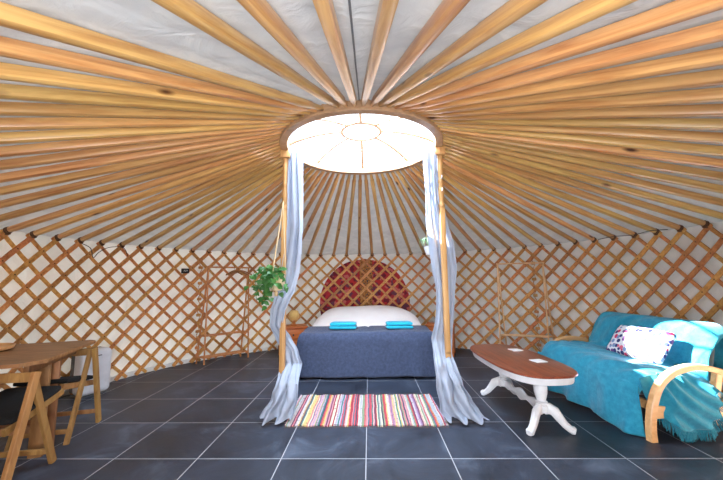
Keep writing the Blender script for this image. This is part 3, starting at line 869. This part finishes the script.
for y in (0.0, SL):
    bm = bmesh.new(); P = smoothp([(a, y, b_) for a, b_ in armpts])
    sweep(bm, P, rect(0.055, 0.05, 0.006), (0, 1, 0), [(1, 1.15-0.3*i/len(P)) for i in range(len(P))])
    obj('armrest', bm, M_BEECH, sofa)
    bm = bmesh.new(); sweep(bm, [(0.575, y, 0.24), (0.61, y, 0.36), (0.645, y, 0.485)], rect(0.045, 0.055, 0.005), (0, 1, 0)); obj('back_leg', bm, M_BEECH, sofa)
    bm = bmesh.new(); sweep(bm, [(0.05, y, 0.21), (0.45, y, 0.20), (0.56, y, 0.175), (0.90, y, 0.175)], rect(0.035, 0.09, 0.004), (0, 1, 0), [1, 1, (1, 1.9), (1, 1.9)]); obj('side_rail', bm, M_BEECH, sofa)
    bm = bmesh.new(); box(bm, (0.85, y, 0.05), (0.05, 0.045, 0.10), bev=0.004); obj('back_leg', bm, M_BEECH, sofa)
for x, z in ((0.12, 0.22), (0.62, 0.22), (0.82, 0.44)):
    bm = bmesh.new(); sweep(bm, [(x, 0.02, z), (x, SL-0.02, z)], rect(0.07, 0.03, 0.004), (0, 0, 1)); obj('cross_rail', bm, M_BEECH, sofa)
bm = bmesh.new(); rbox(bm, (0.36, SL/2, 0.355), (0.62, SL-0.16, 0.16), 0.07, 10); obj('seat_mattress', bm, M_FUTON, sofa)
bm = bmesh.new()
tmp = bmesh.new(); rbox(bm, (0, 0, 0), (0.10, SL-0.20, 0.44), 0.05, 10)
bmesh.ops.transform(bm, matrix=Matrix.Translation((0.745, SL/2, 0.58)) @ Matrix.Rotation(R(14), 4, 'Y'), verts=bm.verts)
obj('back_mattress', bm, M_FUTON, sofa)

# the throw: one cloth over back and seat, bunched down beside the near arm
bm = bmesh.new()
def prof_at(s):
    """profile (x,z) front hem to behind the back for length position s in metres"""
    far = max(0, min(1, s/SL))
    zt = 0.475+0.055*far
    hem = 0.045
    if s < 0.42: hem = 0.045-0.035*min(1, (0.42-s)/0.2)
    return [(-0.055, hem), (-0.055, 0.16), (-0.05, 0.30), (-0.03, 0.41), (0.03, zt-0.01), (0.12, zt+0.012), (0.25, zt+0.01), (0.42, zt-0.005), (0.54, zt-0.02), (0.605, zt+0.01),
            (0.64, 0.62), (0.68, 0.72), (0.72, 0.80), (0.79, 0.845), (0.87, 0.838), (0.925, 0.77), (0.93, 0.62), (0.92, 0.45)]
def thr(u, v):
    s = 0.035+(SL-0.09)*u
    P = prof_at(s); q = v*(len(P)-1); i = min(int(q), len(P)-2); f = q-i
    p0 = P[max(0, i-1)]; p1 = P[i]; p2 = P[i+1]; p3 = P[min(len(P)-1, i+2)]
    x, z = [0.5*((2*b_)+(-a_+c_)*f+(2*a_-5*b_+4*c_-d_)*f*f+(-a_+3*b_-3*c_+d_)*f**3) for a_, b_, c_, d_ in zip(p0, p1, p2, p3)]
    # rounding at the ends
    e = min(u, 1-u)*2
    edge = max(0, 1-e/0.16)
    if 3 <= q <= 9: z -= 0.09*edge**2
    if q > 9: z -= 0.10*edge**2*min(1, (q-9)/3)
    front = max(0, 1-q/4)
    fold = (0.022*math.sin(s*19+1.5*math.sin(z*7))+nz((s*7, z*3, 1), 1, 0.03))*front
    x -= fold+0.01*front
    if s < 0.42: x -= 0.03*front*math.sin(min(1, (0.42-s)/0.36)*PI)
    if s < 0.15: x += 0.075*((0.15-s)/0.115)**1.5*front
    wr = nz((s*5+x*5, x*7, z*5), 1, 0.022)+0.006*math.sin((s*1.0+x*1.4)*34+3*nz((s*3, x*3, 0), 1, 1))
    if 3 < q < 9: z += wr
    elif q >= 9: x -= wr*0.9; z += wr*0.3
    return (x, s, max(0.008, z))
grid(bm, 110, 110, thr)
# side drop inside the near arm
def side(u, v):
    x = 0.0+0.57*u
    topz = 0.43+0.055*math.sin(min(1, 0.1+u*1.1)*PI)
    botz = 0.22*abs(2*(u-0.58))**3.2*(1.1 if u > 0.58 else 0.8)+0.085
    z = topz+(botz-topz)*v
    xx = x+0.03*v*(0.5-u)
    rad_ = math.hypot((xx-0.66)*0.9, z-0.52)
    k_ = max(0, min(1, 1-(xx-0.07)/0.10))
    y = -0.064+0.104*k_+0.10*(1-v)**3*(1-k_)+(0.02*math.sin(rad_*62+2*nz((xx*3, z*3, 2), 1, 1))+nz((xx*6, z*6, 7), 1, 0.012))*(1-k_)
    return (xx, y, z)
G = grid(bm, 60, 50, side)
o = obj('sofa_throw', bm, M_THROW, loc=SF, rot=(0, 0, SA)); s = o.modifiers.new('thick', 'SOLIDIFY'); s.thickness = 0.006
tag(o, 'turquoise woven throw covering the whole sofa, fringed end bunched at the near arm', 'throw blanket')
throw = o
bm = bmesh.new(); rf = random.Random(3)
for k in range(95):
    u = 0.12+0.88*k/94; p = Vector(side(u, 1.0))
    for _ in range(2):
        q = p+Vector((rf.uniform(-0.02, 0.02)+(0.02 if u > 0.8 else 0), rf.uniform(-0.012, 0.01), -rf.uniform(0.05, 0.085)))
        q.z = max(q.z, 0.004)
        sweep(bm, [p, (p+q)/2+Vector((rf.uniform(-.006, .006), 0, 0)), q], circ(0.0035, 5), None, [1, 0.9, 0.6])
for k in range(26):   # right hand edge of the bunched end
    v = k/25; p = Vector(side(1.0, v)); q = p+Vector((rf.uniform(0.02, 0.04), -0.005, -rf.uniform(0.02, 0.04)))
    sweep(bm, [p, q], circ(0.0035, 5), None, [1, 0.6])
obj('fringe', bm, M_FRINGE, throw)['kind'] = 'stuff'
# cushion
bm = bmesh.new()
def cush(p):
    ex = 1-(p.x/0.27)**2; ey = 1-(p.y/0.17)**2
    return Vector((0, 0, (0.035*max(0, ex)*max(0, ey))*(1 if p.z > 0 else -1)+nz(p, 7, 0.008)))
rbox(bm, (0, 0, 0), (0.56, 0.32, 0.06), 0.03, 16, cush)
cu = obj('cushion', bm, M_FLORAL)
# stands on the seat, leaning on the back
fx = Vector((0.12, -0.993, 0)).normalized()            # along the sofa, towards the camera
cdir = Vector((math.cos(SA), math.sin(SA), 0))
upv = (Vector((0, 0, 1))*0.80+cdir*0.60).normalized()
nrm = fx.cross(upv).normalized()
Mx = Matrix((fx, upv, nrm)).transposed().to_4x4()
cc = SF+Vector((-0.12, 0.993, 0))*0.49+cdir*0.47+Vector((0, 0, 0.625))
cu.matrix_world = Matrix.Translation(cc) @ Mx
tag(cu, 'white cushion with pink and navy floral pattern leaning on the sofa back', 'cushion')

# ------------------------------------------------------------------ clothes racks
def bars(bm, segs, r=0.011):
    for a, b_ in segs: sweep(bm, [a, b_], circ(r, 8))
def rack(F1, F2, away, H, lab, hangers, r=0.0105, mat=None):
    """F1,F2: front feet; away: unit vector towards the wall"""
    F1, F2, w = Vector(F1), Vector(F2), Vector(away)
    base = (F1+F2)/2
    t = thing('clothes_rack', lab, 'clothes rack', base, 0, 'clothes racks')
    F1 = F1-base; F2 = F2-base
    d = (F2-F1).normalized(); Z = Vector((0, 0, 1))
    sp = 0.20
    T1 = F1+d*0.02+w*sp*0.12+Z*H; T2 = F2-d*0.02+w*sp*0.12+Z*H
    B1 = F1-d*0.02+w*sp; B2 = F2-d*0.02+w*sp
    for a, b_ in ((F1, T1), (F2, T2), (B1, T1), (B2, T2)):
        bm = bmesh.new(); bars(bm, [(a+Z*0.002, b_)], r); obj('leg', bm, mat or M_BAMBOO, t)
    bm = bmesh.new(); bars(bm, [(T1-d*0.02, T2+d*0.02)], r); obj('top_rail', bm, mat or M_BAMBOO, t)
    for z, nm in ((0.10, 'shelf'), (0.42, 'shelf')):
        f = z/H
        a1 = F1.lerp(T1, f); a2 = F2.lerp(T2, f); c1 = B1.lerp(T1, f); c2 = B2.lerp(T2, f)
        bm = bmesh.new(); bars(bm, [(a1, a2), (c1, c2), (a1, c1), (a2, c2)], r*0.8)
        for k in range(1, 5):
            bars(bm, [(a1.lerp(c1, k/5), a2.lerp(c2, k/5))], r*0.5)
        obj(nm, bm, mat or M_BAMBOO, t)
    for k in range(hangers):
        q = T1.lerp(T2, 0.62+0.1*k); h = thing('clothes_hanger', f'small brown wooden hanger on the left clothes rack, {["left", "middle", "right"][k]} of three', 'hanger', base+q, 0, 'hangers on the left rack')
        e = Vector((d.y, -d.x, 0)); e = (e+d*(0.5+0.45*k)).normalized()
        bm = bmesh.new(); sweep(bm, [Vector((0, 0, r+0.004))+e*0.014*math.sin(a_)-Z*0.0+Z*0.014*(math.cos(a_)-1) if a_ < 3.6 else Vector((0, 0, -0.05)) for a_ in (-1.2, -0.6, 0, 0.6, 1.2, 1.9, 2.6, 4)], circ(0.002, 6)); obj('hook', bm, M_BLACK, h)
        bm = bmesh.new(); sweep(bm, [e*x_*0.17+Z*(-0.055-0.30*abs(x_)**1.3*0.22) for x_ in (-1, -0.7, -0.4, -0.15, 0, 0.15, 0.4, 0.7, 1)], rect(0.022, 0.012, 0.004), (0, 0, 1)); obj('shoulder_bar', bm, M_TEAK, h)
    return t
w1 = Vector((-0.62, 0.78, 0)).normalized()
rack((-2.47, 5.13, 0), (-1.97, 5.60, 0), Vector((-0.70, 0.42, 0)), 1.475, 'thin bamboo A-frame clothes rack with three hangers by the left wall', 3, 0.0125)
rack((1.93, 5.02, 0), (2.53, 4.80, 0), Vector((0.85, 0.50, 0)), 1.46, 'thin bamboo clothes rack behind the coffee table at the right', 0, 0.012, M_BAMBOO_LIT)

# thermostat on the lattice
a = R(-56.9)
t = thing('thermostat', 'small black thermostat with white digits on the left lattice wall', 'thermostat', pol(a, RW-0.030, 1.417), -a)
bm = bmesh.new(); box(bm, (0, 0, 0), (0.115, 0.03, 0.075), bev=0.006); obj('housing', bm, M_BLACK, t)
bm = bmesh.new()
for k, x in enumerate((-0.022, 0.002, 0.024)):
    for (dx, dz, w, h) in ((0, 0.012, 0.012, 0.003), (0, 0, 0.012, 0.003), (0.006, 0.006, 0.003, 0.012), (-0.006, -0.006, 0.003, 0.012)):
        box(bm, (x+dx, -0.0155, dz), (w, 0.002, h))
obj('display', bm, M_WHITEPL, t, smooth=False)

# white appliance behind the table
t = thing('dehumidifier', 'white rounded plastic appliance with grey side standing behind the dining table', 'appliance', (-3.115, 3.83, 0), R(66))
bm = bmesh.new(); rbox(bm, (0, -0.02, 0.265), (0.31, 0.18, 0.48), 0.05, 12); obj('front_shell', bm, M_WHITEPL, t)
bm = bmesh.new(); rbox(bm, (0, 0.09, 0.27), (0.30, 0.10, 0.46), 0.03, 8); obj('rear_shell', bm, M_GREYPL, t)
bm = bmesh.new(); box(bm, (0, -0.112, 0.44), (0.07, 0.006, 0.010), bev=0.002); obj('handle_slot', bm, M_GREYPL, t)
bm = bmesh.new(); box(bm, (0, 0.02, 0.010), (0.28, 0.18, 0.018), bev=0.003); obj('base', bm, M_GREYPL, t)

# ------------------------------------------------------------------ dining table
DT = Vector((-2.667, 2.468, 0)); dr = R(20)
t = thing('dining_table', 'brown wooden dining table with clipped corners at the left edge', 'table', DT, dr)
bm = bmesh.new()
W, D_, c = 0.84, 0.90, 0.10
out = [(-W/2+c, -D_/2), (W/2-c, -D_/2), (W/2, -D_/2+c), (W/2, D_/2-c*0.4), (W/2-c*0.4, D_/2), (-W/2+c, D_/2), (-W/2, D_/2-c), (-W/2, -D_/2+c)]
v0 = [bm.verts.new((x, y, 0.715)) for x, y in out]; v1 = [bm.verts.new((x, y, 0.74)) for x, y in out]
bm.faces.new(v0); bm.faces.new(v1)
for i in range(8): bm.faces.new((v0[i], v0[(i+1) % 8], v1[(i+1) % 8], v1[i]))
bmesh.ops.bevel(bm, geom=bm.edges[:], offset=0.003, segments=2, affect='EDGES')
obj('table_top', bm, M_TEAK, t)
for sx in (-1, 1):
    bm = bmesh.new(); box(bm, (sx*0.30, 0, 0.68), (0.03, 0.66, 0.065), bev=0.003); obj('apron', bm, M_TEAK, t)
for sx in (-1, 1):
    for sy in (-1, 1):
        bm = bmesh.new(); box(bm, (sx*0.27, 0.02+sy*0.07, 0.357), (0.085, 0.03, 0.712), bev=0.004); obj('leg', bm, M_TEAK, t)
for sy in (-1, 1):
    bm = bmesh.new(); box(bm, (0, 0.02+sy*0.07, 0.20), (0.50, 0.022, 0.05), bev=0.003); obj('stretcher', bm, M_TEAK, t)
# wooden tray on it
bm = bmesh.new(); lathe(bm, [(0.12, 0), (0.165, 0.012), (0.175, 0.035), (0.168, 0.037), (0.158, 0.018), (0.11, 0.010)], n=40)
tag(obj('wooden_bowl', bm, M_BEECH, loc=(-2.90, 2.53, 0.7405)), 'shallow round pale wooden bowl on the dining table at the left edge', 'bowl')

def folding_chair(lab, loc, rz):
    """local +x runs across the seat, +y is where the sitter faces"""
    t = thing('folding_chair', lab, 'chair', loc, rz, 'folding chairs at the dining table')
    w = 0.21
    for sx in (-1, 1):
        x = sx*w
        bm = bmesh.new(); sweep(bm, [(x, -0.215, 0.0), (x, -0.04, 0.68)], rect(0.026, 0.056, 0.003), (1, 0, 0)); obj('leg', bm, M_CHAIRW, t)
        x2 = sx*(w-0.026)
        bm = bmesh.new(); sweep(bm, [(x2, 0.225, 0.0), (x2, -0.03, 0.66)], rect(0.024, 0.05, 0.003), (1, 0, 0)); obj('leg', bm, M_CHAIRW, t)
        x3 = sx*(w-0.052)
        bm = bmesh.new(); sweep(bm, [(x3, -0.17, 0.36), (x3, 0.30, 0.455)], rect(0.02, 0.045, 0.003), (1, 0, 0)); obj('seat_rail', bm, M_CHAIRW, t)
    bm = bmesh.new(); box(bm, (0, -0.05, 0.65), (2*w+0.02, 0.022, 0.06), bev=0.004, rx=R(-12)); obj('back_rail', bm, M_CHAIRW, t)
    bm = bmesh.new(); box(bm, (0, -0.205, 0.10), (2*w-0.02, 0.018, 0.035), bev=0.003); obj('stretcher', bm, M_CHAIRW, t)
    bm = bmesh.new(); box(bm, (0, 0.19, 0.09), (2*w-0.07, 0.018, 0.035), bev=0.003); obj('stretcher', bm, M_CHAIRW, t)
    bm = bmesh.new(); rbox(bm, (0, 0, 0), (0.36, 0.42, 0.045), 0.02, 8)
    bmesh.ops.transform(bm, matrix=Matrix.Translation((0, 0.06, 0.452)) @ Matrix.Rotation(R(11.5), 4, 'X'), verts=bm.verts)
    obj('seat', bm, M_BLACKF, t)
    return t
folding_chair('wooden folding chair in the near left corner with its back to the camera', (-2.35, 2.20, 0), R(10))
ch2 = folding_chair('wooden folding chair with black seat tucked under the far end of the table', (-2.575, 2.86, 0), R(180+16))

# cables on the lattice tops
def cable(pts, lab):
    bm = bmesh.new(); sweep(bm, smoothp([tuple(p) for p in pts], 5), circ(0.004, 6))
    tag(obj('cable', bm, M_WIRE), lab, 'cable')
cable([pol(R(-82), RW-0.05, 1.71), pol(R(-80), RW-0.06, 1.66), pol(R(-79), RW-0.04, 1.55), pol(R(-78), RW-0.05, 1.62), pol(R(-76), RW-0.06, 1.69), pol(R(-73), RW-0.07, 1.70), pol(R(-71.5), RW-0.04, 1.60)], 'thin dark cable looped along the top of the left lattice wall')
cable([pol(R(70), RW-0.08, 1.735), pol(R(74), RW-0.12, 1.745), pol(R(78), RW-0.10, 1.735), pol(R(82), RW-0.13, 1.75), pol(R(85), RW-0.10, 1.74)], 'thin dark cable running along the roof pole ends at the right')

# ------------------------------------------------------------------ light
w = bpy.data.worlds.new('sky'); sc.world = w; w.use_nodes = True
bg = w.node_tree.nodes['Background']
bg.inputs[0].default_value = (0.86, 0.92, 1.0, 1); bg.inputs[1].default_value = 3.0
def light(kind, name, loc, rot, energy, color, **kw):
    d = bpy.data.lights.new(name, kind); d.energy = energy; d.color = color
    for k, v in kw.items(): setattr(d, k, v)
    o = bpy.data.objects.new(name, d); COL.objects.link(o); o.location = loc; o.rotation_euler = rot
    return o
SUN_EL, SUN_AZ = R(36), R(13)
sd = Vector((math.cos(SUN_EL)*math.cos(SUN_AZ), -math.cos(SUN_EL)*math.sin(SUN_AZ), -math.sin(SUN_EL)))
light('SUN', 'sun', (-6, 4, 8), sd.to_track_quat('-Z', 'Y').to_euler(), 95, (1, 0.96, 0.88), angle=R(0.6))
light('AREA', 'crown_daylight', (CX, CY, 3.12), (0, 0, 0), 235, (0.68, 0.83, 1.0), shape='DISK', size=1.5)
light('AREA', 'doorway_daylight', (CX, -0.55, 1.05), (R(90), 0, 0), 150, (0.95, 0.96, 1.0), shape='RECTANGLE', size=1.3, size_y=1.7)

# ------------------------------------------------------------------ camera
cam = bpy.data.cameras.new('camera'); co = bpy.data.objects.new('camera', cam); COL.objects.link(co)
cam.sensor_fit = 'HORIZONTAL'; cam.sensor_width = 36; cam.lens = 331.2/723*36
cam.clip_start = 0.02; cam.clip_end = 100
co.location = (0.039, 0, 1.25)
PIT, YAW, ROLL = R(6.833), R(-1.21), R(0.688)
co.rotation_euler = (Matrix.Rotation(-YAW, 4, 'Z') @ Matrix.Rotation(PI/2+PIT, 4, 'X') @ Matrix.Rotation(-ROLL, 4, 'Z')).to_euler()
sc.camera = co
sc.view_settings.view_transform = 'Standard'; sc.view_settings.look = 'None'; sc.view_settings.gamma = 1
sc.view_settings.use_curve_mapping = False
sc.view_settings.exposure = -0.08
sc.cycles.use_denoising = True
sc.cycles.max_bounces = 10; sc.cycles.diffuse_bounces = 6; sc.cycles.transparent_max_bounces = 12
